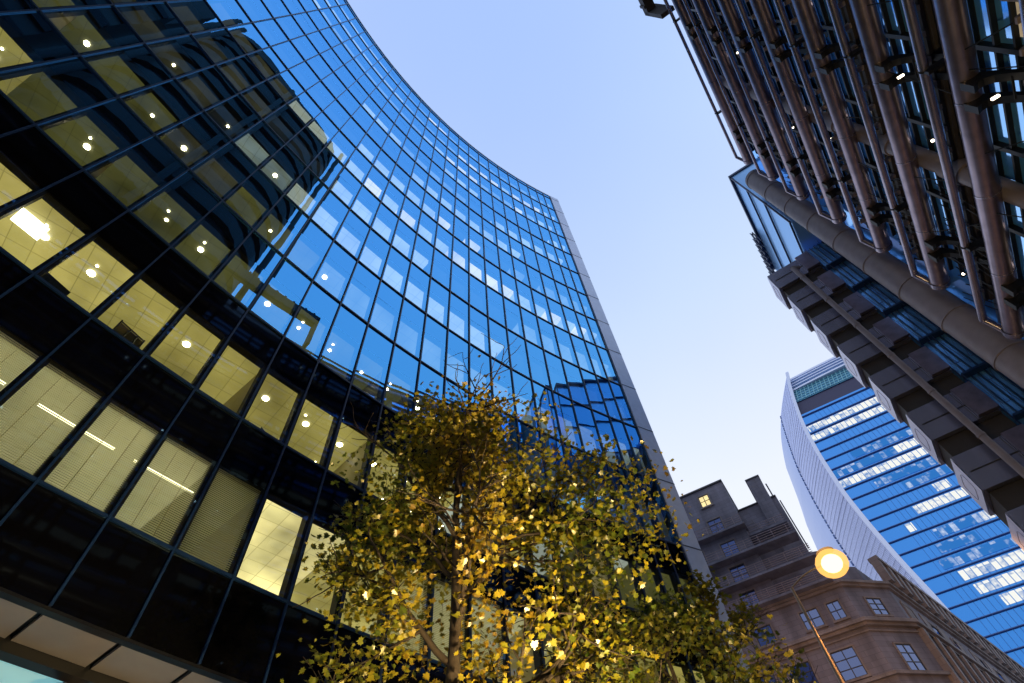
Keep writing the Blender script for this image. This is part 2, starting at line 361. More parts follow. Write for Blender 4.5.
b = MB(); arcbox(b, colang(J0), colang(J1), 8.02, 8.3, 6, zk(0), 40); b.build('inner_wall', M_floor, office)
# partitions on the lit storeys
for k, js in ((13, (-16, -12, -9, -6, -3, 1, 5)), (14, (-12, -5, 2, 6)), (12, (-15, -11, -7, -3)), (11, (-14, -9, -6))):
    b = MB()
    for j in js:
        a = colang(j); arcbox(b, a-.04/RR, a+.04/RR, .33, 7.9, zk(k)-.14, zk(k)+FR*U+.01)
    b.build('partition', M_part, office)
# downlights
def disc(b, a, r, z, rad_, n=12):
    c = WP(a, r, z); ez = Vector((0, 0, 1))
    b.poly([c+Vector((rad_*cos(-2*pi*i/n), rad_*sin(-2*pi*i/n), 0)) for i in range(n)])
nl = 0
for k, ra, jr in ((13, 1.15, range(-14, 5)), (12, 1.05, range(-15, -1)), (11, .9, range(-14, 8, 1)), (10, .8, range(-14, -7))):
    for j in jr:
        if k == 11 and -10 < j < 3 and j % 2: continue
        if rr.random() < {13: .1, 12: .3, 11: .35, 10: .6}[k]: continue
        zc = zk(k)+FR*U
        b = MB(); disc(b, A0+DA*(j+.5+rr.uniform(-.08, .08)), ra, zc-.02, .11 if k > 12 else rr.choice([.06, .1]))
        if k in (13, 12) and rr.random() < .7: disc(b, A0+DA*(j+.42), ra-.32, zc-.02, .04)
        b.build('downlight', M_lamp, office)
# light clusters deeper in the rooms
b = MB()
for k in (13, 12):
    for j in range(-8, 3):
        if rr.random() < .65:
            for q in range(4): disc(b, A0+DA*(j+.3+.15*(q % 2)), 2.3+.22*(q//2)+rr.uniform(0, .4), zk(k)+FR*U-.02, .03)
b.build('spotlight_cluster', M_lamp, office)
# fluorescent tubes on storey 14
for j0 in (-10.35, -8.6, -7.0):
    b = MB(); a0, a1 = A0+DA*j0, A0+DA*(j0+1.25)
    for q in range(4):
        aa, bb = a0+(a1-a0)*q/4, a0+(a1-a0)*(q+1)/4
        b.tube(WP(aa, 1.25, zk(14)+FR*U-.1), WP(bb, 1.25, zk(14)+FR*U-.1), .035, 6)
    b.build('light_tube', M_tube, office)
# bright panel fitting on storey 13
b = MB(); a = A0+DA*(-10.75); arcbox(b, a-.35/RR, a+.35/RR, .85, 1.35, zk(13)+FR*U-.09, zk(13)+FR*U-.03)
b.build('ceiling_light_panel', mat('bright_light_panel', (1, 1, 1), .5, emis=(1, .92, .62), es=9), office)
# venetian blinds
for j in list(range(-16, -6))+[-2, -1, 0]:
    b = MB(); a, c = colang(j)+.11/RR*-1, colang(j+1)+.11/RR
    z = zk(14)+.06
    while z < zk(14)+FR*U-.05:
        b.quad(WP(a, .12, z), WP(c, .12, z), WP(c, .10, z+.018), WP(a, .10, z+.018)); z += .052
    for q in (.3, .7):
        aa = a+(c-a)*q; arcbox(b, aa-.006/RR, aa+.006/RR, .09, .098, zk(14)+.05, zk(14)+FR*U-.05)
    b.build('blind', M_blind, office)
b = MB(); j = -6; a, c = colang(j)-.1/RR, colang(j+1)+.1/RR; z = zk(14)+.06
while z < zk(14)+FR*U-.05:
    b.quad(WP(a, .12, z), WP(c, .12, z), WP(c, .10, z+.018), WP(a, .10, z+.018)); z += .052
b.build('blind', M_blind, office)
# end fin
b = MB(); a1, a2 = colang(9)-.03/RR*1, A0+DA*9.12
b.hexa([WP(a1-.02/RR, -.12, 0), WP(a1, .6, 0), WP(a2, .6, 0), WP(a2, -.12, 0), WP(a1-.02/RR, -.12, zk(-.22)), WP(a1, .6, zk(-.22)), WP(a2, .6, zk(-.22)), WP(a2, -.12, zk(-.22))])
b.build('end_fin', M_fin, office)
b = MB()
for k in range(0, 16):
    arcbox(b, a1, a2-.01/RR, -.135, -.121, zk(k)-.03, zk(k)+.03)
b.build('fin_joint', M_navy, office)
b = MB(); b.hexa([WP(a2+.05/RR, .62, 0), WP(a2+.05/RR, 20, 0), WP(a2, 20, 0), WP(a2, .62, 0), WP(a2+.05/RR, .62, zk(0)), WP(a2+.05/RR, 20, zk(0)), WP(a2, 20, zk(0)), WP(a2, .62, zk(0))])
b.build('end_wall', M_fin, office)
# recessed base: soffit panels, beam, lobby ceiling
ZS = 6.03+CAMZ
for j in range(J0, J1):
    b = MB(); a, c = colang(j)-.05/RR, colang(j+1)+.05/RR
    arcbox(b, a, c, .20, 1.38, ZS-.02, ZS+.06); b.build('soffit_panel', M_soffit, office)
b = MB(); arcbox(b, colang(J0), colang(J1), -.01, .18, ZS-.06, ZS-.002, 60); arcbox(b, colang(J0), colang(J1), 1.40, 1.72, ZS-.2, ZS+.1, 60); arcbox(b, colang(J0), colang(J1), .19, 1.72, ZS+.08, ZS+.2, 60)
for j in range(J0, J1, 2):
    a = colang(j); arcbox(b, a-.04/RR, a+.04/RR, 1.73, 7, ZS-.10, ZS+.05)
b.build('soffit_beam', M_black, office)
b = MB(); arcbox(b, colang(J0), colang(J1), 1.74, 7.5, ZS+.06, ZS+.1, 40); b.build('lobby_ceiling', M_cyan, office)
b = MB()
for j in range(-14, 8, 2): disc(b, A0+DA*(j+.7), 3.0, ZS+.05, .1)
b.build('lobby_downlight', M_cream, office)
b = MB(); strip(b, 7.4, 0, ZS); b.build('lobby_wall', M_lglass, office)
for j in range(J0, J1, 4):
    b = MB(); a = colang(j); b.tube(WP(a, 2.0, 0), WP(a, 2.0, ZS-.2), .3, 16); smooth_by_angle(b.build('column', M_conc, office))
# things inside the lit rooms
def WPl(j, r, z): return WP(A0+DA*j, r, z)
fc = thing('flip_chart', 'flip chart easel standing in a yellow lit second floor window', 'easel', WPl(-8.35, .9, zk(13)))
b = MB(); z = zk(13)
b.hexa([WPl(-8.62, .80, z+.55), WPl(-8.62, .83, z+.55), WPl(-8.1, .95, z+.55), WPl(-8.1, .92, z+.55), WPl(-8.62, .95, z+1.5), WPl(-8.62, .98, z+1.5), WPl(-8.1, 1.10, z+1.5), WPl(-8.1, 1.07, z+1.5)]); b.build('board', M_inwall, fc)
b = MB()
for p_, q_ in (((-8.62, .76, .4), (-8.62, .93, 1.56)), ((-8.1, .88, .4), (-8.1, 1.05, 1.56)), ((-8.62, .78, .52), (-8.1, .9, .52)), ((-8.62, .93, 1.52), (-8.1, 1.05, 1.52)), ((-8.5, .76, -.12), (-8.4, .95, 1.5)), ((-8.15, .85, -.12), (-8.25, 1.0, 1.5))):
    b.tube(WPl(p_[0], p_[1], z+p_[2]), WPl(q_[0], q_[1], z+q_[2]), .022, 6)
b.build('easel_frame', M_black, fc)
tv = thing('wall_screen', 'black screen on a stand just inside the second floor window', 'screen', WPl(-10.0, .7, z))
b = MB(); b.hexa([WPl(-9.95, .55, z+.35), WPl(-9.95, .62, z+.35), WPl(-9.5, .7, z+.35), WPl(-9.5, .63, z+.35), WPl(-9.95, .55, z+.95), WPl(-9.95, .62, z+.95), WPl(-9.5, .7, z+.95), WPl(-9.5, .63, z+.95)]); b.build('panel', M_black, tv)
b = MB(); b.tube(WPl(-9.72, .62, z-.14), WPl(-9.72, .62, z+.4), .03, 8); b.build('stand', M_black, tv)
pl = thing('potted_plant', 'leafy dark pot plant inside a lit window near the tree', 'plant', WPl(-5.6, .7, z))
b = MB(); b.tube(WPl(-5.6, .7, z-.14), WPl(-5.6, .7, z+.25), .16, 10, .2); b.build('pot', M_floor, pl)
b = MB(); q = random.Random(2)
for i in range(40):
    c = WPl(-5.6, .7, z+.45)+Vector((q.gauss(0, .17), q.gauss(0, .17), q.gauss(0, .17))); d = Vector((q.gauss(0, 1), q.gauss(0, 1), q.gauss(0, 1))).normalized(); e = d.orthogonal().normalized()
    b.poly([c, c+d*.1+e*.05, c+d*.2, c+d*.1-e*.05])
b.build('leaves', mat('house_plant', (.03, .05, .02), .6), pl)

# =========================================================== steel high-tech building (right)
AL = rad(29); uS = Vector((sin(AL), cos(AL), 0)); uP = Vector((cos(AL), -sin(AL), 0)); DL = 11.0
def LP(s, p, h): return uS*(s*DL) + uP*(p*DL) + Vector((0, 0, h*DL+CAMZ))
def lbox(b, s0, s1, p0, p1, h0, h1, mi=0):
    b.hexa([LP(s0, p0, h0), LP(s1, p0, h0), LP(s1, p1, h0), LP(s0, p1, h0), LP(s0, p0, h1), LP(s1, p0, h1), LP(s1, p1, h1), LP(s0, p1, h1)], mi)
tech = thing('steel_pipe_office', 'dark steel and glass office block wrapped in thick horizontal pipes, upper right', 'office building', LP(0, 1.2, 0)*1.0)
tech.location.z = 0
HS = .411; HK = [4.18-HS*i for i in range(10)]
SN = -2.2; SE = 2.17
rs = random.Random(21)
for i, hk in enumerate(HK):
    # main duct with rounded end and flange rings
    b = MB(); R0 = .5/DL
    b.tube(LP(SN, 1.06, hk), LP(SE-.02, 1.06, hk), .39, 24)
    s = SN+.1
    while s < SE-.05:
        b.tube(LP(s, 1.06, hk), LP(s+.006, 1.06, hk), .402, 24, mi=1); s += .355
    b.tube(LP(SE-.05, 1.06, hk), LP(SE-.03, 1.06, hk), .44, 20, mi=1)
    smooth_by_angle(b.build('duct', [M_steel2, M_steel], tech))
    if True:
        b = MB(); r_ = .12 if i < 3 else .16
        b.tube(LP(SN, 1.01, hk+.085), LP(SE-.07, 1.01, hk+.085), r_, 16)
        b.tube(LP(SE-.07, 1.01, hk+.085), LP(SE-.03, 1.04, hk+.03), r_, 16)
        smooth_by_angle(b.build('small_pipe', M_steel, tech))
        s = SN+.3
        while s < SE-.1:
            b = MB(); b.tube(LP(s, 1.01, hk+.085), LP(s+.004, 1.01, hk+.085), r_+.03, 14)
            lbox(b, s-.003, s+.007, 1.0, 1.1, hk+.05, hk+.08); s += .72
            b.build('pipe_clamp', M_black, tech)
# glazing wall, floor by floor
SHELF = MB()
PW = 1.16
for i, hk in enumerate(HK):
    h0 = hk-.155; h1 = hk+.215
    b = MB()
    s = SN
    ds = .355
    while s < 2.15:
        b.quad(LP(s+.004, PW, h0), LP(s+ds-.004, PW, h0), LP(s+ds-.004, PW, h1), LP(s+.004, PW, h1)); s += ds
    b.build('glazing', M_lglass if i < 7 else M_dglass, tech)
    b = MB(); s = SN
    while s < 2.16:
        lbox(b, s-.008, s+.008, PW-.02, PW+.02, h0, h1); s += ds/1.0
    nh = 5
    for q in range(nh+1):
        hh = h0+(h1-h0)*q/nh
        lbox(b, SN, 2.16, PW-.016, PW+.016, hh-.004, hh+.004)
    b.build('glazing_bar', M_black, tech)
    # lit lower panes (cream blinds) behind the glass line
    b = MB(); s = SN
    for q in range(12):
        if i < 7 and rs.random() < (.75 if i > 2 else .5):
            w = ds*.9; hh0 = h0+.004; hh1 = h0+(h1-h0)/nh*1.0-.006
            b = MB(); b.quad(LP(s+.012, PW-.004, hh0), LP(s+w, PW-.004, hh0), LP(s+w, PW-.004, hh1), LP(s+.012, PW-.004, hh1))
            b.build('lit_blind', M_cream, tech)
        s += ds
    b = MB(); s = SN+.2
    for q in range(24):
        if i < 7 and rs.random() < .3:
            c = LP(s, PW-.03, h0+.07+rs.uniform(0, .05)); rr_ = .07
            for lat in range(4):
                t0, t1 = -pi/2+pi*lat/4, -pi/2+pi*(lat+1)/4
                for lo in range(8):
                    f0, f1 = 2*pi*lo/8, 2*pi*(lo+1)/8
                    b.quad(*[c+Vector((rr_*cos(t)*cos(f), rr_*cos(t)*sin(f), rr_*sin(t))) for t, f in ((t0, f0), (t0, f1), (t1, f1), (t1, f0))])
        s += .178+rs.uniform(-.02, .02)
    b.build('globe_lamp', M_bulb, tech)
    # deep dark floor edge under the glazing + small bracket shelves
    b = MB(); lbox(b, SN, 2.17, PW-.03, PW+.3, h0-.038, h0-.004)
    lbox(b, SN, 2.17, PW-.045, PW-.033, h0-.03, h0-.01)
    b.build('floor_edge', M_dconc, tech)
    b = SHELF; s = SN+.03
    while s < 2.12:
        b.hexa([LP(s, PW-.075, h0-.030), LP(s+.018, PW-.075, h0-.030), LP(s+.018, PW-.046, h0-.036), LP(s, PW-.046, h0-.036), LP(s, PW-.075, h0-.022), LP(s+.018, PW-.075, h0-.022), LP(s+.018, PW-.046, h0-.012), LP(s, PW-.046, h0-.012)])
        s += .0888
SHELF.build('shelf_bracket', M_conc, tech)['kind'] = 'stuff'
b = MB(); lbox(b, SN, 2.17, PW+.05, 3.5, -1.6/DL, 4.26); lbox(b, SN, 2.17, PW-.03, PW+.049, -.14, .25)
b.build('core_wall', M_dconc, tech)
b = MB(); lbox(b, SN, 2.15, 1.3, 3.5, 4.261, 4.36); b.build('roof', M_dconc, tech)
# columns
for sc_ in (-1.35, -.64, .07, .78, 1.49):
    b = MB(); b.tube(LP(sc_, 1.118, -1.6/DL), LP(sc_, 1.118, 4.2), .36, 20)
    for hk in HK: b.tube(LP(sc_, 1.125, hk-.23), LP(sc_, 1.125, hk-.13), .5, 20)
    smooth_by_angle(b.build('column', M_conc, tech))
b = MB(); b.tube(LP(2.285, 1.04, -1.6/DL), LP(2.285, 1.04, 4.16), .80, 28)
for q in range(0, 14):
    hh = 4.12-.3*q
    b.tube(LP(2.285, 1.04, hh), LP(2.285, 1.04, hh+.01), .84, 28)
smooth_by_angle(b.build('corner_column', M_conc, tech))
# paired arched brackets
for i, hk in enumerate(HK):
    for sc_ in (-1.77, -.94, -.3, .36, 1.07, 1.9):
        b = MB()
        for off in (-.035, .035):
            for q in range(7):
                def pt(t, w, z_): 
                    return LP(sc_+off+w, 1.03+.12*t, hk-.05-.24*t+.10*sin(pi*t)+z_)
                t0, t1 = q/7, (q+1)/7
                b.hexa([pt(t0, -.012, -.028), pt(t0, .012, -.028), pt(t1, .012, -.028), pt(t1, -.012, -.028), pt(t0, -.012, .028), pt(t0, .012, .028), pt(t1, .012, .028), pt(t1, -.012, .028)])
        b.tube(LP(sc_-.035, 1.10, hk-.12), LP(sc_+.035, 1.10, hk-.12), .04, 6)
        b.build('bracket', M_black, tech)
        if sc_ > -1 and i > 3 and rs.random() < .3:
            b = MB(); lbox(b, sc_-.003, sc_+.003, 1.045, 1.065, hk-.118, hk-.110); b.build('strip_lamp', M_bulb, tech)
# tie rods / cable trays
b = MB()
for i, hk in enumerate(HK):
    for s0 in [SN+.1775*q for q in range(24)]:
        if rs.random() < .55:
            b.tube(LP(s0, PW-.03, hk-.27), LP(s0+rs.choice([.12, -.12, .0]), 1.05, hk-.02), .022, 5)
    for q in range(16):
        s0 = 1.65+.035*q
        b.tube(LP(s0, PW-.04, hk-.28), LP(s0+rs.choice([-.06, .06]), PW-.05, hk-.05), .022, 5)
        if q % 2: b.tube(LP(s0, 1.1, hk-.2+.1*rs.random()), LP(s0+.07, 1.16, hk-.2+.1*rs.random()), .03, 5)
b.build('tie_rod', M_black, tech)['kind'] = 'stuff'
# end bay: recessed lattice glazing between corner column and the pods
for q in range(13):
    h1 = 3.52-.303*q+.0; h0 = h1-.29
    b = MB(); lbox(b, 2.66, 2.9, .99, 1.25, h0, h1); b.build('end_glazing', MATS.get('lattice_blue_glass') or glassmat('lattice_blue_glass', (.2, .4, .7), (.4, .6, .9), base=(.05, .16, .34), rough=.25), tech)
b = MB()
for q in range(13):
    h1 = 3.52-.303*q; h0 = h1-.29
    lbox(b, 2.62, 2.66, .988, 1.2, h0-.012, h0)
    for w in range(6):
        p0 = .99+.03*w; lbox(b, 2.650, 2.658, p0-.003, p0+.003, h0, h1)
    for w in range(9):
        p0 = .985+.02*w
        b.tube(LP(2.64, p0, h0+rs.random()*.1), LP(2.62, p0+rs.choice([.04, -.02]), h1-rs.random()*.1), .014, 5)
        if w % 2: b.tube(LP(2.63, p0, h0+.07*(w % 4)), LP(2.63, p0+.03, h0+.07*(w % 4)), .016, 5)
b.build('lattice_rod', M_navy, tech)['kind'] = 'stuff'
# service pods stacked down the end tower
for q in range(14):
    ht = 3.48-.303*q; hb = ht-.188
    if hb < -.12: break
    b = MB(); lbox(b, 2.65, 2.86, .682, .985, hb, ht)
    pod = b.build('service_pod', M_pod, tech)
    b = MB(); b.quad(LP(2.653, .679, hb+.004), LP(2.857, .679, hb+.004), LP(2.857, .679, ht-.003), LP(2.653, .679, ht-.003)); b.build('side_panel', M_podside, pod)
    # rounded window outline on the side panel
    b = MB(); pts = []
    for t in range(24):
        a = 2*pi*t/24; e = .45
        x = math.copysign(abs(cos(a))**e, cos(a))*.055; y = math.copysign(abs(sin(a))**e, sin(a))*.045
        pts.append((x, y))
    for t in range(24):
        (x0, y0), (x1, y1) = pts[t], pts[(t+1) % 24]
        b.tube(LP(2.755+x0, .6785, (ht+hb)/2+y0), LP(2.755+x1, .6785, (ht+hb)/2+y1), .012, 5)
    b.build('porthole_frame', M_steel, pod)
    b = MB()
    lbox(b, 2.645, 2.649, .70, .98, (ht+hb)/2-.001, (ht+hb)/2+.001); lbox(b, 2.6455, 2.649, .8865, .8885, hb, ht)
    b.build('panel_joint', M_frame, pod)
    b = MB(); lbox(b, 2.68, 2.855, .70, .985, hb-.112, hb-.002); b.build('pod_core', M_dconc, tech)
    b = MB(); lbox(b, 2.625, 2.643, .895, .984, hb+.004, ht-.004); b.build('bay_panel', M_steel2, tech)
b = MB(); b.tube(LP(2.56, .815, -1.6/DL), LP(2.56, .815, 3.30), .17, 16); b.tube(LP(2.56, .815, 3.30), LP(2.62, .86, 3.35), .17, 16)
for q in range(12): b.tube(LP(2.56, .815, 3.15-.303*q), LP(2.56, .815, 3.165-.303*q), .2, 16)
smooth_by_angle(b.build('riser_pipe', M_conc, tech))
# blue glazed plant box above the pods
b = MB(); lbox(b, 2.42, 3.5, 1.0, 1.5, 3.58, 4.64); b.build('glazed_plant_box', glassmat('pale_blue_glass', (.18, .32, .5), (.35, .5, .7), base=(.10, .22, .42), rough=.3), tech)
b = MB()
for hh in (3.60, 4.0, 4.32, 4.635): lbox(b, 2.415, 3.5, .985, .998, hh-.003, hh+.003)
for ss in (2.42,): lbox(b, ss-.004, ss+.004, .984, .997, 3.58, 4.64)
lbox(b, 2.41, 3.5, .98, 1.5, 4.642, 4.67)
b.build('plant_box_frame', M_navy, tech)
b = MB()
for q in range(10):
    s0 = 3.08+.05*q
    s0 = 3.05+.07*q
    for pp in (.95, .97):
        b.tube(LP(s0, pp, 4.56), LP(s0+.07, pp, 4.68), .05, 5); b.tube(LP(s0, pp, 4.68), LP(s0+.07, pp, 4.56), .05, 5); b.tube(LP(s0, pp, 4.5), LP(s0, pp, 4.7), .05, 5)
    b.tube(LP(s0, .96, 4.56), LP(s0+.072, .96, 4.56), .08, 6); b.tube(LP(s0, .96, 4.68), LP(s0+.072, .96, 4.68), .08, 6)
b.build('cradle_lattice', M_navy, tech)
b = MB(); lbox(b, -1.0, .93, .955, 1.02, 4.62, 4.74); lbox(b, .9, .93, .955, 1.05, 4.3, 4.74)
for q in range(22): lbox(b, -1+.088*q, -.98+.088*q, .945, .954, 4.62, 4.74)
b.build('roof_gantry', M_dconc, tech)

# round-ended stair tower beside it (seen mirrored in the curved glass)
M_tow = mat('dark_tower_cladding', (.007, .006, .007), .8, noise=.2, nscale=1)
M_tow2 = mat('dark_tower_glazing', (.004, .005, .008), .7, spec=.1)
tow = thing('steel_stair_tower', 'tall round-ended steel stair tower, seen mirrored in the dark upper-left glass of the curved office', 'tower', LP(-.3, 1.5, 0)); tow.location.z = 0
def stadium(s0, s1, p0, p1, n=10):
    r = (p1-p0)/2; pm = (p0+p1)/2; o_ = []
    for q in range(n+1): a = -pi/2+pi*q/n; o_.append((s1-r+r*cos(a), pm+r*sin(a)))
    for q in range(n+1): a = pi/2+pi*q/n; o_.append((s0+r+r*cos(a), pm+r*sin(a)))
    return o_
def prism(b, pts, h0, h1):
    n = len(pts)
    for i in range(n):
        (a, c), (d, e) = pts[i], pts[(i+1) % n]
        b.quad(LP(a, c, h0), LP(d, e, h0), LP(d, e, h1), LP(a, c, h1))
    b.poly([LP(a, c, h1) for a, c in pts]); b.poly([LP(a, c, h0) for a, c in reversed(pts)])
st = stadium(-1.15, .45, 1.02, 1.9); st2 = stadium(-1.1, .40, 1.07, 1.85)
b = MB(); lbox(b, -4.5, -1.2, 1.1, 2.4, 0, 7.6); lbox(b, -3.2, -1.2, 1.3, 2.2, 7.6, 9.2); b.build('lift_block', M_tow, tow)
b = MB()
for q in range(16): lbox(b, -4.5, -1.2, 1.07, 1.098, 1.2+.4*q, 1.35+.4*q)
b.build('lift_block_band', M_tow2, tow)
h = 4.04; i = 0
while h < 9.6:
    b = MB(); prism(b, st, h, h+.24); smooth_by_angle(b.build('landing_band', M_tow, tow))
    b = MB(); prism(b, st2, h+.242, h+.40); b.build('window_band', M_tow2, tow)
    h += .404; i += 1
b = MB()
for ss, pp in ((-1.05, 1.05), (.48, 1.1), (-.3, .98)): b.tube(LP(ss, pp, 4.4), LP(ss, pp, 9.4), .35, 12)
b.build('riser', M_tow, tow)

# =========================================================== stone office building
AZS = rad(115.5); vS = Vector((sin(AZS), cos(AZS), 0)); vQ = Vector((sin(AZS-pi/2), cos(AZS-pi/2), 0)); KS = 56/34
def SP(s, q, h): return vS*(s*KS) + vQ*(q*KS) + Vector((0, 0, h*KS+CAMZ))     # s,q,h in 1/34 units of the measured front plane
def sbox(b, s0, s1, q0, q1, h0, h1, mi=0):
    b.hexa([SP(s0, q0, h0), SP(s1, q0, h0), SP(s1, q1, h0), SP(s0, q1, h0), SP(s0, q0, h1), SP(s1, q0, h1), SP(s1, q1, h1), SP(s0, q1, h1)], mi)
G = -1.6/KS
stone = thing('stone_corner_building', 'old grey stone office building with balconies and chamfered corner, behind the street lamp', 'office building', SP(-2, 36, G))
b = MB()
sbox(b, -14, -1.25, 34, 39, G, 26.5)          # tall left block
sbox(b, -1.249, 1.5, 35.2, 39, G, 24.6)       # set-back block
b.build('wall', M_stone, stone)
b = MB(); sbox(b, .25, 1.15, 35.0, 39, 19, 26.45); b.build('chimney', M_stone, stone)
b = MB(); sbox(b, -14.05, -1.2, 33.9, 39.05, 26.5, 26.62); sbox(b, -1.2, 1.5, 35.1, 39, 24.6, 24.68); sbox(b, .2, 1.2, 34.95, 39.05, 26.45, 26.55); b.build('coping', M_frame, stone)
# lower mass with chamfered corner and receding side wall
Dm = 1/KS
p1 = (2.0, 34.0)
def off(p, az, d): 
    v = Vector((sin(rad(az)), cos(rad(az)), 0))*d; return (p[0]+v.dot(vS)*Dm, p[1]+v.dot(vQ)*Dm)
p2 = off(p1, 74, 4.7); p3 = off(p2, 43, 75); p4 = off(p3, -47, 30)
def wallrun(b, pts, h0, h1, th=0, out=0.0):
    for (a, c), (d, e) in zip(pts, pts[1:]):
        ax = Vector((d-a, e-c)); nl_ = Vector((ax.y, -ax.x)).normalized()*out
        P = [(a+nl_.x, c+nl_.y), (d+nl_.x, e+nl_.y)]
        b.hexa([SP(*P[0], h0), SP(*P[1], h0), SP(d, e+.01, h0), SP(a, c+.01, h0), SP(*P[0], h1), SP(*P[1], h1), SP(d, e+.01, h1), SP(a, c+.01, h1)])
b = MB()
foot = [(-1.249, 34.0), p1, p2, p3, p4, (-1.249, 39)]
def sprism(b, pts, h0, h1):
    n = len(pts)
    for i in range(n): b.quad(SP(*pts[i], h0), SP(*pts[(i+1) % n], h0), SP(*pts[(i+1) % n], h1), SP(*pts[i], h1))
    b.poly([SP(*p, h1) for p in pts]); b.poly([SP(*p, h0) for p in reversed(pts)])
sprism(b, foot, G, 17.2)
def inset(pts, d):
    return [(-1.2, 34+d), (p1[0]-d*.3, 34+d), (p2[0]-d*.9, p2[1]+d*.2), (p3[0]-d*.9, p3[1]), (p4[0], p4[1]), (-1.2, 39)]
sprism(b, inset(foot, .9), 17.2, 18.9); sprism(b, inset(foot, 1.9), 18.9, 20.6)
b.build('corner_wing_wall', M_stone, stone)
front = [(-14, 34.0), p1, p2, p3]
def ledge(hh, t, o_, name='cornice', m=M_stone2):
    b = MB()
    pts = front; nrm = []
    res = []
    for i in range(len(pts)):
        dirs = []
        if i > 0: dirs.append(Vector((pts[i][0]-pts[i-1][0], pts[i][1]-pts[i-1][1])).normalized())
        if i < len(pts)-1: dirs.append(Vector((pts[i+1][0]-pts[i][0], pts[i+1][1]-pts[i][1])).normalized())
        nn = sum((Vector((d.y, -d.x)) for d in dirs), Vector((0, 0))).normalized()
        k_ = 1/max(.3, nn.dot(Vector((dirs[0].y, -dirs[0].x))))
        res.append((pts[i][0]+nn.x*o_*k_, pts[i][1]+nn.y*o_*k_))
    for i in range(len(pts)-1):
        a, c, d, e = res[i], res[i+1], pts[i+1], pts[i]
        b.hexa([SP(*a, hh), SP(*c, hh), SP(*d, hh), SP(*e, hh), SP(*a, hh+t), SP(*c, hh+t), SP(*d, hh+t), SP(*e, hh+t)])
    return b.build(name, m, stone)
ledge(17.2, .14, .30); ledge(17.06, .138, .16); ledge(14.95, .18, .38); ledge(14.8, .148, .22); ledge(14.55, .07, .09); ledge(12.4, .15, .2); ledge(10.2, .2, .3); ledge(6, .3, .3)
# windows: frame child objects
def stone_window(c, az, w, hgt, lit=False, cols=2, rows=3, deep=.12, label=None):
    """c: base centre (world), az: facing normal azimuth of wall tangent; w,hgt metres"""
    tx = Vector((sin(rad(az)), cos(rad(az)), 0)); nx = Vector((tx.y, -tx.x, 0)); nx = nx if nx.dot(-c) > 0 else -nx
    nx = nx.normalized(); z = Vector((0, 0, 1))
    def Q(x, y, o_): return c + tx*x + z*y + nx*o_
    b = MB(); b.quad(Q(-w/2, 0, .02), Q(w/2, 0, .02), Q(w/2, hgt, .02), Q(-w/2, hgt, .02))
    wd = b.build('window', M_slit if lit else M_sglass, stone)
    b = MB()
    def bar(x0, x1, y0, y1, o0=.021, o1=.07): b.hexa([Q(x0, y0, o0), Q(x1, y0, o0), Q(x1, y0, o1), Q(x0, y0, o1), Q(x0, y1, o0), Q(x1, y1, o0), Q(x1, y1, o1), Q(x0, y1, o1)])
    f = .07
    bar(-w/2, -w/2+f, 0, hgt); bar(w/2-f, w/2, 0, hgt); bar(-w/2+f, w/2-f, 0, f); bar(-w/2+f, w/2-f, hgt-f, hgt)
    for i in range(1, cols): x = -w/2+w*i/cols; bar(x-.04, x+.04, f, hgt-f, .022, .065)
    for i in range(1, rows): y = hgt*i/rows; bar(-w/2+f, w/2-f, y-.03, y+.03, .023, .06)
    b.build('frame', M_frame, wd)
    b = MB(); 
    def bx(x0, x1, y0, y1, o0, o1): b.hexa([Q(x0, y0, o0), Q(x1, y0, o0), Q(x1, y0, o1), Q(x0, y0, o1), Q(x0, y1, o0), Q(x1, y1, o0), Q(x1, y1, o1), Q(x0, y1, o1)])
    bx(-w/2-.18, w/2+.18, -.18, -.01, .0, .2)
    b.build('sill', M_stone2, wd)
    # dark reveal surround
    b = MB()
    bx(-w/2-.12, -w/2-.005, 0, hgt, .001, .1); bx(w/2+.005, w/2+.12, 0, hgt, .001, .1); bx(-w/2-.12, w/2+.12, hgt+.005, hgt+.12, .001, .12)
    b.build('surround', M_stone2, wd)
def sw(s, h, w, hgt, q=34, **k): stone_window(SP(s, q-.001, h), 115.5, w, hgt, **k)
for s0 in (-2.85, -5.0, -7.2, -9.4):
    sw(s0, 25.05, 1.15, 1.5, lit=(s0 > -6), rows=2)
    sw(s0, 22.75, 1.5, 1.9, cols=2, rows=3)
    sw(s0+.2, 20.75, 1.6, 2.1, cols=2, rows=4)
    sw(s0+.1, 19.05, 1.6, 2.1, cols=2, rows=4)
    sw(s0+.0, 17.45, 1.6, 1.9, cols=2, rows=4)
for s0 in (-9.6, -7.2, -4.9, -2.9, -.25, 1.3-.2): sw(s0, 15.5, 1.6 if s0 != 1.1 else 1.1, 1.6, cols=2, rows=2)
for s0 in (-8.8, -6.2, -3.9, -2.0, .3): sw(s0, 12.75, 1.9, 2.3, cols=2, rows=3)
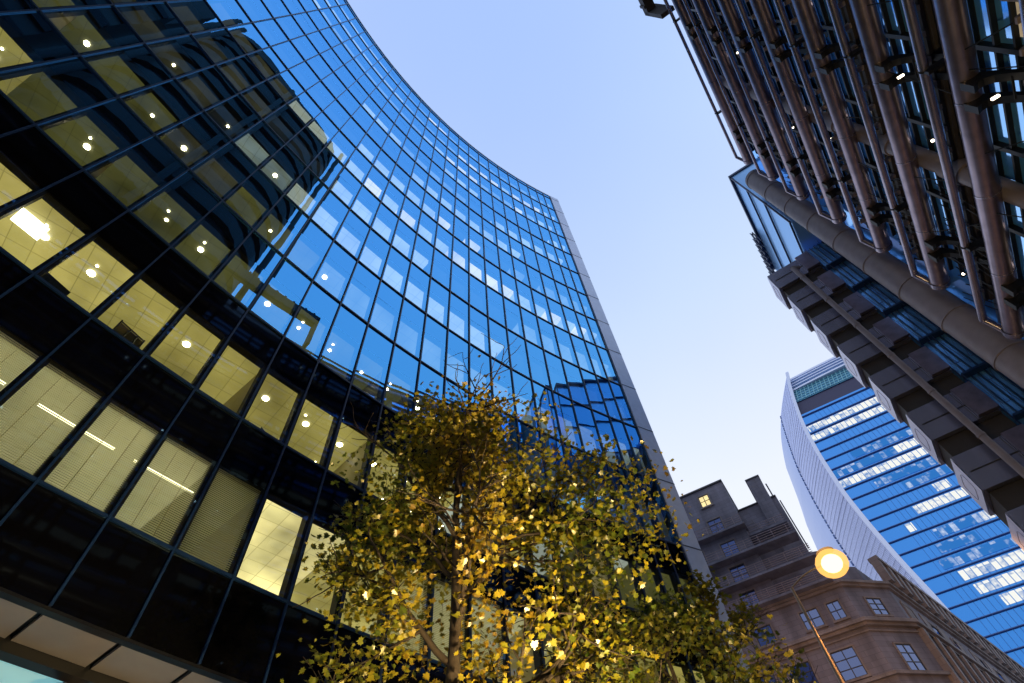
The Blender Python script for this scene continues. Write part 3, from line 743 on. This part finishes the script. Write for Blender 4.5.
# chamfer windows and side windows
def onseg(pa, pb, t): return (pa[0]+(pb[0]-pa[0])*t, pa[1]+(pb[1]-pa[1])*t)
for hh, hg in ((15.45, 1.75), (12.6, 2.4), (10.6, 2.4)):
    c = onseg(p1, p2, .5); stone_window(SP(c[0], c[1]-.01, hh), 74, 1.5, hg*.9)
for q in range(0, 14):
    c = onseg(p2, p3, .03+.07*q)
    for hh, hg in ((15.4, 1.7), (12.6, 2.6), (10.5, 2.4)):
        stone_window(SP(c[0], c[1], hh), 43, 2.2, hg, cols=1, rows=2)
def side_box(t0, t1, o0, o1, h0, h1, b):
    a = onseg(p2, p3, t0); c = onseg(p2, p3, t1); d = Vector((p3[0]-p2[0], p3[1]-p2[1])).normalized(); nn = Vector((d.y, -d.x))
    P = [(a[0]+nn.x*o0, a[1]+nn.y*o0), (c[0]+nn.x*o0, c[1]+nn.y*o0), (c[0]+nn.x*o1, c[1]+nn.y*o1), (a[0]+nn.x*o1, a[1]+nn.y*o1)]
    b.hexa([SP(*p, h0) for p in P]+[SP(*p, h1) for p in P])
for q in range(28):
    b = MB(); t = .0+.035*q; side_box(t, t+.008, .0, .35, G, 14.7, b); b.build('pilaster', M_stone2, stone)
b = MB()
for q in range(40): t = .0+.025*q; side_box(t, t+.01, .05, .5, 17.4, 18.7, b)
side_box(0, 1, .0, .55, 18.7, 18.95, b)
b.build('side_colonnade', M_stone2, stone)
for q in range(20): b = MB(); t = .02+.05*q; side_box(t, t+.02, .0, .05, 15.2, 16.7, b); b.build('stone_relief', M_stone2, stone)
# balcony railings
def railing(s0, s1, q, h0, hh=.62, n=4):
    b = MB()
    for i in range(n): b.tube(SP(s0, q, h0+hh*(i+1)/n), SP(s1, q, h0+hh*(i+1)/n), .035, 5)
    x = s0
    while x <= s1+.001: b.tube(SP(x, q, h0), SP(x, q, h0+hh), .03, 5); x += .9
    b.build('balcony_railing', M_rail, stone)
    b = MB(); sbox(b, s0-.05, s1+.05, q-.08, q+.9, h0-.14, h0); b.build('balcony_slab', M_stone, stone)
railing(-8, -1.15, 33.5, 22.62); railing(-8, 1.3, 33.4, 20.72); railing(-8, 1.6, 33.35, 19.0, .66, 5); railing(-8, 1.7, 33.35, 17.45, .6, 5)
railing(-1.2, 1.2, 34.4, 22.2, .5, 3)
b = MB()
for s0 in (-.75, -.1):   # leaning roof ladder
    b.tube(SP(s0, 34.6, 20.9), SP(s0-.55, 35.1, 23.6), .04, 5)
for q in range(9):
    t = q/9; b.tube(SP(-.75-.55*t, 34.6+.5*t, 20.9+2.7*t), SP(-.1-.55*t, 34.6+.5*t, 20.9+2.7*t), .03, 5)
b.build('fire_escape', M_stone2, stone)
b = MB(); b.tube(SP(1.35, 35.5, 24.6), SP(1.35, 35.5, 26.0), .08, 6); b.tube(SP(1.6, 35.5, 20.6), SP(1.6, 35.5, 24.4), .07, 6); b.build('flue_pipe', M_frame, stone)

old = thing('old_stone_block', 'old dark stone block with chimneys, mirrored in the curved glass behind the tree', 'building', LP(3.7, 1.9, 0)); old.location.z = 0
b = MB(); lbox(b, 2.95, 4.6, 1.27, 2.6, -1.6/DL, 4.1); b.build('wall', M_stone, old)
b = MB()
for hh in (1.2, 2.2, 3.2, 4.05): lbox(b, 2.93, 4.6, 1.22, 1.268, hh, hh+.05)
b.build('cornice', M_stone2, old)
for q in range(5):
    b = MB(); lbox(b, 3.0+.34*q, 3.1+.34*q, 1.3, 1.45, 4.101, 4.28); b.build('chimney', M_stone, old)
for q in range(9):
    for w in range(8):
        b = MB(); lbox(b, 3.0+.19*q, 3.09+.19*q, 1.262, 1.269, .3+.45*w, .53+.45*w); b.build('window', M_slit if (q*7+w*5) % 11 == 0 else M_dglass, old)

# =========================================================== flared skyscraper
QW = 170.
def TP(s, q, h): return vS*s + vQ*q + Vector((0, 0, h+CAMZ))
def interp(tbl, x):
    for (x0, y0), (x1, y1) in zip(tbl, tbl[1:]):
        if x <= x1: return y0+(y1-y0)*max(0, (x-x0)/(x1-x0))
    return tbl[-1][1]
EDGE = [(0, 32), (40, 30), (60, 29.2), (76, 27.8), (86, 26.6), (98, 25.6), (110, 25.1), (126, 25.9), (138, 27.3), (145, 28.6), (152, 30.3), (160, 32.5), (166, 34.5)]
BACK = [(0, 14), (60, 9.5), (100, 9.5), (120, 11.5), (139, 14.1), (147, 16), (158, 18), (166, 19.4)]
def sF(h): return interp(EDGE, h)
def sB(h): return interp(BACK, h)
RIGHT = 96.
sky_t = thing('flared_skyscraper', 'blue flared skyscraper with white lit office floors, far beyond the street lamp', 'skyscraper', TP(60, 190, -CAMZ))
hs = [4*i for i in range(0, 36)]+[144.9]
b = MB()
for h0, h1 in zip(hs, hs[1:]): b.quad(TP(sF(h0), QW, h0), TP(RIGHT, QW, h0), TP(RIGHT, QW, h1), TP(sF(h1), QW, h1))
b.build('front_glass', M_wtglass, sky_t)
fl0 = 131.7-4*32
for i in range(1, 36):
    hh = fl0+4*i
    if hh > 144: break
    b = MB(); s0 = sF(hh)
    b.hexa([TP(s0, QW-.5, hh-.09), TP(RIGHT, QW-.5, hh-.09), TP(RIGHT, QW, hh-.09), TP(s0, QW, hh-.09), TP(s0, QW-.5, hh+.09), TP(RIGHT, QW-.5, hh+.09), TP(RIGHT, QW, hh+.09), TP(s0, QW, hh+.09)])
    b.build('floor_line', M_wtline, sky_t)
rw = random.Random(8)
# lit floors: (index below 131.7 line, from s, to s, kind)
lit = {2: [(28, 60, 1)], 1: [(27, 90, 1)], -2: [(34, 62, 2)], -3: [(26, 45, 2), (45, 56, 1)], -4: [(25.5, 90, 1)], -5: [(34, 60, 2)], -7: [(46, 50, 1)], -8: [(38, 90, 1)], -6: [(40, 75, 2)],
       -9: [(33, 35, 1), (62, 66, 1)], -10: [(38, 52, 2), (50, 90, 1)], -11: [(36, 46, 2)], -12: [(34, 96, 2)], -13: [(36, 58, 1)], -14: [(37, 74, 1)], -15: [(40, 80, 1)], -16: [(44, 70, 1)], -17: [(44, 80, 1)], -18: [(48, 66, 2)], 
       -19: [(48, 80, 1)], -21: [(45, 80, 1)], 0: []}
for n_, segs in lit.items():
    hb = 131.7+4*n_-3.7+.0
    for a_, c_, kd in segs:
        b = MB(); x0 = max(a_, sF(hb)+.6); lo_, hi_ = hb+.45, hb+3.05
        b.quad(TP(x0, QW-.12, lo_), TP(c_, QW-.12, lo_), TP(c_, QW-.12, hi_), TP(x0, QW-.12, hi_))
        b.build('lit_floor', M_wtlit if kd == 1 else M_wtlit2, sky_t)
# faint vertical glazing bars
b = MB(); x = 27.
while x < RIGHT:
    b.hexa([TP(x-.04, QW-.1, 40), TP(x+.04, QW-.1, 40), TP(x+.04, QW-.01, 40), TP(x-.04, QW-.01, 40), TP(x-.04, QW-.1, 144), TP(x+.04, QW-.1, 144), TP(x+.04, QW-.01, 144), TP(x-.04, QW-.01, 144)]) if x > 32 else None
    x += 1.5
b.build('glazing_bar', mat('fine_bar', (.05, .22, .6), .5), sky_t)['kind'] = 'stuff'
b = MB()
for h0, h1 in zip((145, 147, 149), (147, 149, 151.4)): b.quad(TP(sF(h0), QW+1, h0), TP(RIGHT, QW+1, h0), TP(RIGHT, QW+1, h1), TP(sF(h1), QW+1, h1))
b.build('plant_band', M_wtdark, sky_t)
b = MB(); hq = [151.5, 153, 155, 157, 159, 161, 163, 165]
for h0, h1 in zip(hq, hq[1:]):
    b.quad(TP(sF(h0), QW+.5+(h0-151)*.25, h0), TP(RIGHT, QW+.5+(h0-151)*.25, h0), TP(RIGHT, QW+.5+(h1-151)*.25, h1), TP(sF(h1), QW+.5+(h1-151)*.25, h1))
b.build('crown_glazing', M_teal, sky_t)
b = MB(); x = 30.
while x < RIGHT:
    b.tube(TP(x, QW+.3, 151.6), TP(x+2, QW+2.0, 158.5), .16, 4); x += 1.5
for hh in (152.2, 153.6, 155, 156.4, 157.8): b.tube(TP(sF(hh), QW+.3+(hh-151)*.25, hh), TP(RIGHT, QW+.3+(hh-151)*.25, hh), .13, 4)
b.build('crown_grid', mat('pale_teal_metal', (.2, .5, .62), .4), sky_t)
for hh, tk in ((159.0, .7), (160.9, .42), (162.5, .42), (164.2, .42), (165.9, .8)):
    b = MB(); nseg = 12
    for i in range(nseg):
        x0 = sF(hh)+(RIGHT-sF(hh))*i/nseg; x1 = sF(hh)+(RIGHT-sF(hh))*(i+1)/nseg
        q0 = QW+(hh-157)*.25+((x0-62)/34)**2*1.5; q1 = QW+(hh-157)*.25+((x1-62)/34)**2*1.5
        b.hexa([TP(x0, q0, hh-tk), TP(x1, q1, hh-tk), TP(x1, q1+1.5, hh-tk), TP(x0, q0+1.5, hh-tk), TP(x0, q0, hh), TP(x1, q1, hh), TP(x1, q1+1.5, hh), TP(x0, q0+1.5, hh)])
    b.build('roof_louvre', M_wtedge, sky_t)
# side shell: solid rear part and finned front part
def SS(t, h):      # t 0 front .. 1 back
    s_ = sF(h)+(sB(h)-sF(h))*t-2.6*sin(pi*t)*max(0, min(1, h/150)); return TP(s_, QW+52*t, h)
hv = [i*6 for i in range(28)]
def shell(b, t0, t1, n, o_=0):
    for i in range(n):
        for h0, h1 in zip(hv, hv[1:]+[166]):
            if h0 >= 166: continue
            a, c = t0+(t1-t0)*i/n, t0+(t1-t0)*(i+1)/n
            b.quad(SS(c, h0), SS(a, h0), SS(a, h1), SS(c, h1))
b = MB(); shell(b, .385, 1, 8); b.build('side_cladding', M_wtside, sky_t, smooth=True)
b = MB(); shell(b, .012, .375, 5); b.build('side_recess', mat('side_recess_glass', (.16, .24, .52), .35, .5), sky_t, smooth=True)
b = MB()
nv = 34
for i in range(nv):
    t = .014+.36*i/nv
    pts = [SS(t, h0)+vS*-.3 for h0 in list(range(40, 166, 6))+[165]]
    for p_, q_ in zip(pts, pts[1:]): b.tube(p_, q_, .13, 3, caps=False)
for h0 in [40+1.9*i for i in range(66)]:
    p_ = [SS(t, h0)+vS*-.35 for t in (.013, .13, .25, .372)]
    for a_, c_ in zip(p_, p_[1:]): b.tube(a_, c_, .12, 3, caps=False)
b.build('side_louvre', mat('louvre_aluminium', (.62, .70, 1.0), .35, .3), sky_t)
b = MB()
for h0 in range(40, 165, 2):
    b.tube(SS(.38, h0)+vS*-.2, SS(.38, h0+1.2)+vS*-.2, .5, 5)
b.build('zip_joint', M_wtline, sky_t)
b = MB()
pts = [(sF(h0), h0) for h0 in range(36, 166, 4)]+[(sF(166), 166)]
for (a_, h0), (c_, h1) in zip(pts, pts[1:]):
    b.hexa([TP(a_-.6, QW-.7, h0), TP(a_+.5, QW-.7, h0), TP(a_+.5, QW+.6, h0), TP(a_-.6, QW+.6, h0), TP(c_-.6, QW-.7, h1), TP(c_+.5, QW-.7, h1), TP(c_+.5, QW+.6, h1), TP(c_-.6, QW+.6, h1)])
b.build('edge_trim', M_wtedge, sky_t)
b = MB(); b.quad(TP(sF(165), QW+4, 165), TP(RIGHT, QW+4, 165), TP(RIGHT, QW+52, 165), TP(sB(165), QW+52, 165)); b.quad(TP(RIGHT, QW, 0), TP(RIGHT, QW+52, 0), TP(RIGHT, QW+52, 165), TP(RIGHT, QW, 165)); b.quad(TP(14, QW+52, 0), TP(RIGHT, QW+52, 0), TP(RIGHT, QW+52, 165), TP(19.4, QW+52, 165)); b.build('rear_shell', M_wtside, sky_t)

# =========================================================== street lamp
RL = 30.
def azp(az, r, z): return Vector((r*sin(rad(az)), r*cos(rad(az)), z))
zl = RL*math.tan(rad(28.4))+CAMZ
lampo = thing('street_lamp', 'tall street lamp on a slim pole, glowing orange in front of the stone building', 'street lamp', azp(24.8, RL, 0))
b = MB(); top = azp(24.8, RL, RL*math.tan(rad(27.8))+CAMZ)
b.tube(azp(24.8, RL, 0), azp(24.8, RL, 3), .2, 14, .19); b.tube(azp(24.8, RL, 3), top, .16, 14, .07)
smooth_by_angle(b.build('pole', M_pole, lampo))
lc = azp(29.2, RL, zl)
b = MB(); d = (lc-top); pts = [top+d*t+Vector((0, 0, .25*sin(pi*t))) for t in [i/8 for i in range(9)]]; b.path(pts, [.045]*9, 8); b.build('arm', M_pole, lampo)
def ball(b, c, R_, sq=1, n=20, m=10):
    for la in range(m):
        t0, t1 = -pi/2+pi*la/m, -pi/2+pi*(la+1)/m
        for lo in range(n):
            f0, f1 = 2*pi*lo/n, 2*pi*(lo+1)/n
            b.quad(*[c+Vector((R_*cos(t)*cos(f), R_*cos(t)*sin(f), R_*sq*sin(t))) for t, f in ((t0, f0), (t0, f1), (t1, f1), (t1, f0))])
m_halo = bpy.data.materials.new('amber_halo'); m_halo.use_nodes = True; _t = m_halo.node_tree; _t.nodes.clear()
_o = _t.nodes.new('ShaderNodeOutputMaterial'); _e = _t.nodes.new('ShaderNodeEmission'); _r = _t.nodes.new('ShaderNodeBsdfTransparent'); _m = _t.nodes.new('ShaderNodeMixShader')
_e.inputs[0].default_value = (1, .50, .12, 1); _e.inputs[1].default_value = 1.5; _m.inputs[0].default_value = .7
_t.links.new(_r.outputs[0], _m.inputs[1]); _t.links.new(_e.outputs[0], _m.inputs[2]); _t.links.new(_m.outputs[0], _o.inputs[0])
b = MB(); ball(b, lc, .78, .85); halo = b.build('glow_shell', m_halo, lampo, smooth=True)  # oversized emissive shell: the orange halo around the lamp built as a shape
b = MB(); ball(b, lc, .50, .85); b.build('lamp_core', mat('sodium_core', (1, .8, .5), .5, emis=(1, .80, .45), es=6), halo, smooth=True)
b = MB(); b.tube(lc+Vector((0, 0, .66)), lc+Vector((0, 0, .86)), .46, 14, .1); b.build('lamp_hood', M_pole, lampo)
ld = bpy.data.lights.new('lamp_bulb', 'SPOT'); ld.energy = 9500; ld.specular_factor = .4; ld.color = (1, .46, .14); ld.shadow_soft_size = .3; ld.spot_size = rad(160); ld.spot_blend = .5
lo = bpy.data.objects.new('lamp_bulb', ld); COL.objects.link(lo); lo.parent = lampo; lo.location = lc-Vector((0, 0, 1.0))-lampo.location
lo.rotation_mode = 'QUATERNION'; lo.rotation_quaternion = (vQ*.75+vS*.15+Vector((0, 0, -.55))).to_track_quat('-Z', 'Y')

# added lantern, unseen below the frame, put in to warm the leaves
lb2 = azp(11, 6.2, 0)
lan = thing('added_leaf_lantern', 'unseen lantern on a short post, added below the frame to warm the leaves', 'street lamp', lb2)
b = MB(); b.tube(lb2, lb2+Vector((0, 0, .6)), .11, 12); b.tube(lb2+Vector((0, 0, .6)), lb2+Vector((0, 0, 2.3)), .06, 12, .045); smooth_by_angle(b.build('pole', M_pole, lan))
b = MB(); b.tube(lb2+Vector((0, 0, 2.3)), lb2+Vector((0, 0, 2.62)), .12, 8, .18); b.build('glow_shell', mat('fill_lantern_glass', (1, .7, .3), .5, emis=(1, .62, .25), es=4), lan)
b = MB(); b.tube(lb2+Vector((0, 0, 2.625)), lb2+Vector((0, 0, 2.7)), .05, 8, .02); b.build('finial', M_pole, lan)
l2 = bpy.data.lights.new('leaf_fill_bulb', 'POINT'); l2.energy = 4600; l2.color = (1, .68, .27); l2.shadow_soft_size = .15
o2 = bpy.data.objects.new('leaf_fill_bulb', l2); COL.objects.link(o2); o2.parent = lan; o2.location = (0, 0, 2.9)

# =========================================================== trees
def leaf_shape():
    pts = [(0, 0)]
    prof = [(.16, -.06), (.34, -.18), (.28, .06), (.52, .16), (.40, .28), (.46, .46), (.24, .46), (.17, .62), (0, .98)]
    return [(x, y) for x, y in prof], prof
LP_R = [(0, .04), (.16, -.06), (.38, -.10), (.33, .12), (.58, .26), (.36, .38), (.40, .62), (.17, .60), (0, 1.0)]
def make_tree(name, label, base, height, trunk_r, limbs, crown, nleaf, lsize, seed, lean, mleaf, group='plane trees on the pavement'):
    rnd = random.Random(seed)
    t = thing(name, label, 'tree', base, group)
    base = Vector(base); top = base+Vector((lean[0], lean[1], height))
    def trunkp(u): 
        p_ = base.lerp(top, u); return p_+Vector((.10*sin(u*9+seed), .08*sin(u*7+2*seed), 0))*min(1, u*3)
    b = MB(); us = [i/16 for i in range(17)]
    b.path([trunkp(u) for u in us], [trunk_r*(1-.85*u)+.012 for u in us], 10)
    tips = []
    def branch(p0, d, ln, r, lvl):
        n = 6; p = p0.copy(); pts = [p.copy()]; rs_ = [r]
        dd = d.normalized()
        for i in range(n):
            dd = (dd+Vector((rnd.gauss(0, .16), rnd.gauss(0, .16), rnd.gauss(0.03, .13)))).normalized()
            p = p+dd*ln/n; pts.append(p.copy()); rs_.append(r*(1-.75*(i+1)/n)+.004)
            if lvl < 3 and i >= 1:
                for _ in range(2 if lvl < 2 else 1):
                    ax = Vector((rnd.gauss(0, 1), rnd.gauss(0, 1), rnd.gauss(0, .7))).normalized()
                    nd = (dd+ax*1.0).normalized()
                    branch(p.copy(), nd, ln*rnd.uniform(.38, .58), r*(.5-.04*i), lvl+1)
            if lvl >= 2: tips.append(p.copy())
        b.path(pts, rs_, 6 if lvl < 2 else 4)
        tips.append(p.copy())
    for (u, dx, dy, dz, ln, r) in limbs: branch(trunkp(u), Vector((dx, dy, dz)), ln, r, 1)
    b.build('trunk', M_bark, t, smooth=True)
    # leaves
    def inside(p_):
        for (c, rx, ry, rz) in crown:
            q = p_-Vector(c)
            if (q.x/rx)**2+(q.y/ry)**2+(q.z/rz)**2 < 1: return True
        return False
    pool = [p_ for p_ in tips if inside(p_)]
    extra = []
    while len(extra) < nleaf//5:
        c, rx, ry, rz = rnd.choice(crown); p_ = Vector(c)+Vector((rnd.uniform(-1, 1)*rx, rnd.uniform(-1, 1)*ry, rnd.uniform(-1, 1)*rz))
        if inside(p_): extra.append(p_)
    # clumps
    v = []; f = []; tone = []
    clumps = pool[:]
    rnd.shuffle(clumps)
    extra = [e + Vector((0, 0, 0)) for e in extra]
    cc = [rnd.choice(extra) for _ in range(max(8, nleaf//55))]
    while len(tone) < nleaf:
        u_ = rnd.random()
        if clumps and u_ < .72: c = rnd.choice(clumps); sg = .15
        elif u_ < .92: c = rnd.choice(cc); sg = .26
        else: c = rnd.choice(extra); sg = .2
        p_ = c+Vector((rnd.gauss(0, sg), rnd.gauss(0, sg), rnd.gauss(0, sg)))
        if p_.z < base.z+height*.86 and abs(p_.x-(base.x+lean[0]*p_.z/height)) < .26 and p_.y < base.y+.1: continue
        sz = lsize*rnd.uniform(.5, 1.3)
        # blade direction droops outward/down, normals mostly facing down/up
        dr = Vector((rnd.gauss(0, 1), rnd.gauss(0, 1), rnd.gauss(-.5, .6))).normalized()
        nr = Vector((rnd.gauss(0, .55), rnd.gauss(0, .55), 1)); nr = (nr-dr*nr.dot(dr)).normalized(); sd = dr.cross(nr)
        i0 = len(v); fold = rnd.uniform(.05, .35)
        m_ = len(LP_R)
        for (x, y) in LP_R: v.append(p_+(sd*x+dr*y+nr*abs(x)*fold)*sz)
        for (x, y) in LP_R[1:-1]: v.append(p_+(sd*-x+dr*y+nr*abs(x)*fold)*sz)
        f.append(tuple(range(i0, i0+m_))); lft = [i0]+list(range(i0+m_, i0+m_+m_-2))+[i0+m_-1]; f.append(tuple(reversed(lft)))
        # tone by clump + random
        tn = .5+.28*sin(p_.x*1.3+seed)+.2*sin(p_.z*1.7+p_.y)+rnd.gauss(0, .18); tone.append(min(1, max(0, tn)))
    me = bpy.data.meshes.new('crown'); me.from_pydata([tuple(p_-base) for p_ in v], [], f); me.update(); me.materials.append(mleaf)
    at = me.attributes.new('tone', 'FLOAT', 'FACE'); at.data.foreach_set('value', [x for x in tone for _ in (0, 1)])
    o = bpy.data.objects.new('crown', me); COL.objects.link(o); o.parent = t
    return t
tb = azp(-12.3, 9.0, 0)
cr1 = [((tb.x+.5, tb.y+.2, 10.4), 1.9, 1.9, 2.3), ((tb.x+2.4, tb.y+.6, 9.3), 2.2, 2.2, 2.3), ((tb.x-.5, tb.y, 8.8), 1.7, 1.8, 2.2), ((tb.x+1.7, tb.y-.1, 7.0), 2.3, 1.8, 1.9), ((tb.x-.5, tb.y, 6.6), 1.4, 1.3, 1.1), ((tb.x+4.0, tb.y+1.2, 9.4), 1.4, 1.4, 1.3)]
limbs = [(.40, -1, .1, .55, 2.4, .07), (.42, 1, .2, .75, 3.4, .09), (.50, 1, .6, .35, 3.8, .09), (.53, -.9, -.2, .8, 2.4, .06), (.58, .6, -.8, .5, 2.4, .06), (.62, 1, .3, .9, 3.2, .07), (.66, -.8, .5, .8, 2.3, .05),
         (.70, .9, .7, .7, 3.0, .06), (.74, -.5, -.6, .9, 2.2, .05), (.80, .8, -.3, .9, 2.4, .05), (.84, -.6, .4, .9, 1.9, .04), (.90, .4, .2, 1, 1.6, .04), (.36, .8, -.3, .3, 2.6, .06), (.97, .1, 0, 1, 1.2, .03)]
make_tree('plane_tree', 'large autumn tree with yellow lit leaves in front of the curved glass office', tb, 11.6, .17, limbs, cr1, 15000, .105, 3, (.55, .3), M_leaf)
tb2 = azp(10.8, 13.5, 0)
cr2 = [((tb2.x, tb2.y, 8.0), 1.9, 2.0, 1.6), ((tb2.x+1.3, tb2.y, 7.2), 1.6, 1.7, 1.4), ((tb2.x-1.6, tb2.y, 7.2), 1.6, 1.6, 1.6), ((tb2.x+.4, tb2.y-.3, 6.4), 2.4, 1.8, 1.2)]
limbs2 = [(.45, -1, 0, .7, 2.2, .06), (.5, 1, .1, .7, 2.6, .07), (.6, .5, .8, .7, 2.2, .05), (.66, -.7, -.4, .8, 2.1, .05), (.74, .9, -.3, .7, 2.2, .05), (.84, -.4, .4, 1, 1.6, .04), (.92, .4, 0, 1, 1.4, .03)]
make_tree('plane_tree', 'smaller green and gold tree low in the frame, right of the large yellow one', tb2, 8.8, .13, limbs2, cr2, 5000, .115, 7, (.1, 0), M_leaf2)
tb3 = azp(16.6, 24.0, 0)
cr3 = [((tb3.x, tb3.y, 14.2), 1.7, 1.7, 2.2), ((tb3.x+.6, tb3.y, 12.0), 2.0, 1.8, 1.6), ((tb3.x-.9, tb3.y, 12.5), 1.4, 1.4, 2.0)]
make_tree('plane_tree', 'sparse brown-leaved tree between the glass office edge and the stone building', tb3, 14.4, .15, [(.55, -1, 0, .9, 2.6, .05), (.6, 1, .1, .9, 2.8, .06), (.7, .4, .8, .9, 2.4, .05), (.78, -.8, -.3, .9, 2.2, .04), (.86, .7, -.2, .9, 2.0, .04), (.94, -.2, .2, 1, 1.6, .03)], cr3, 1300, .2, 12, (.1, 0), M_leaf)
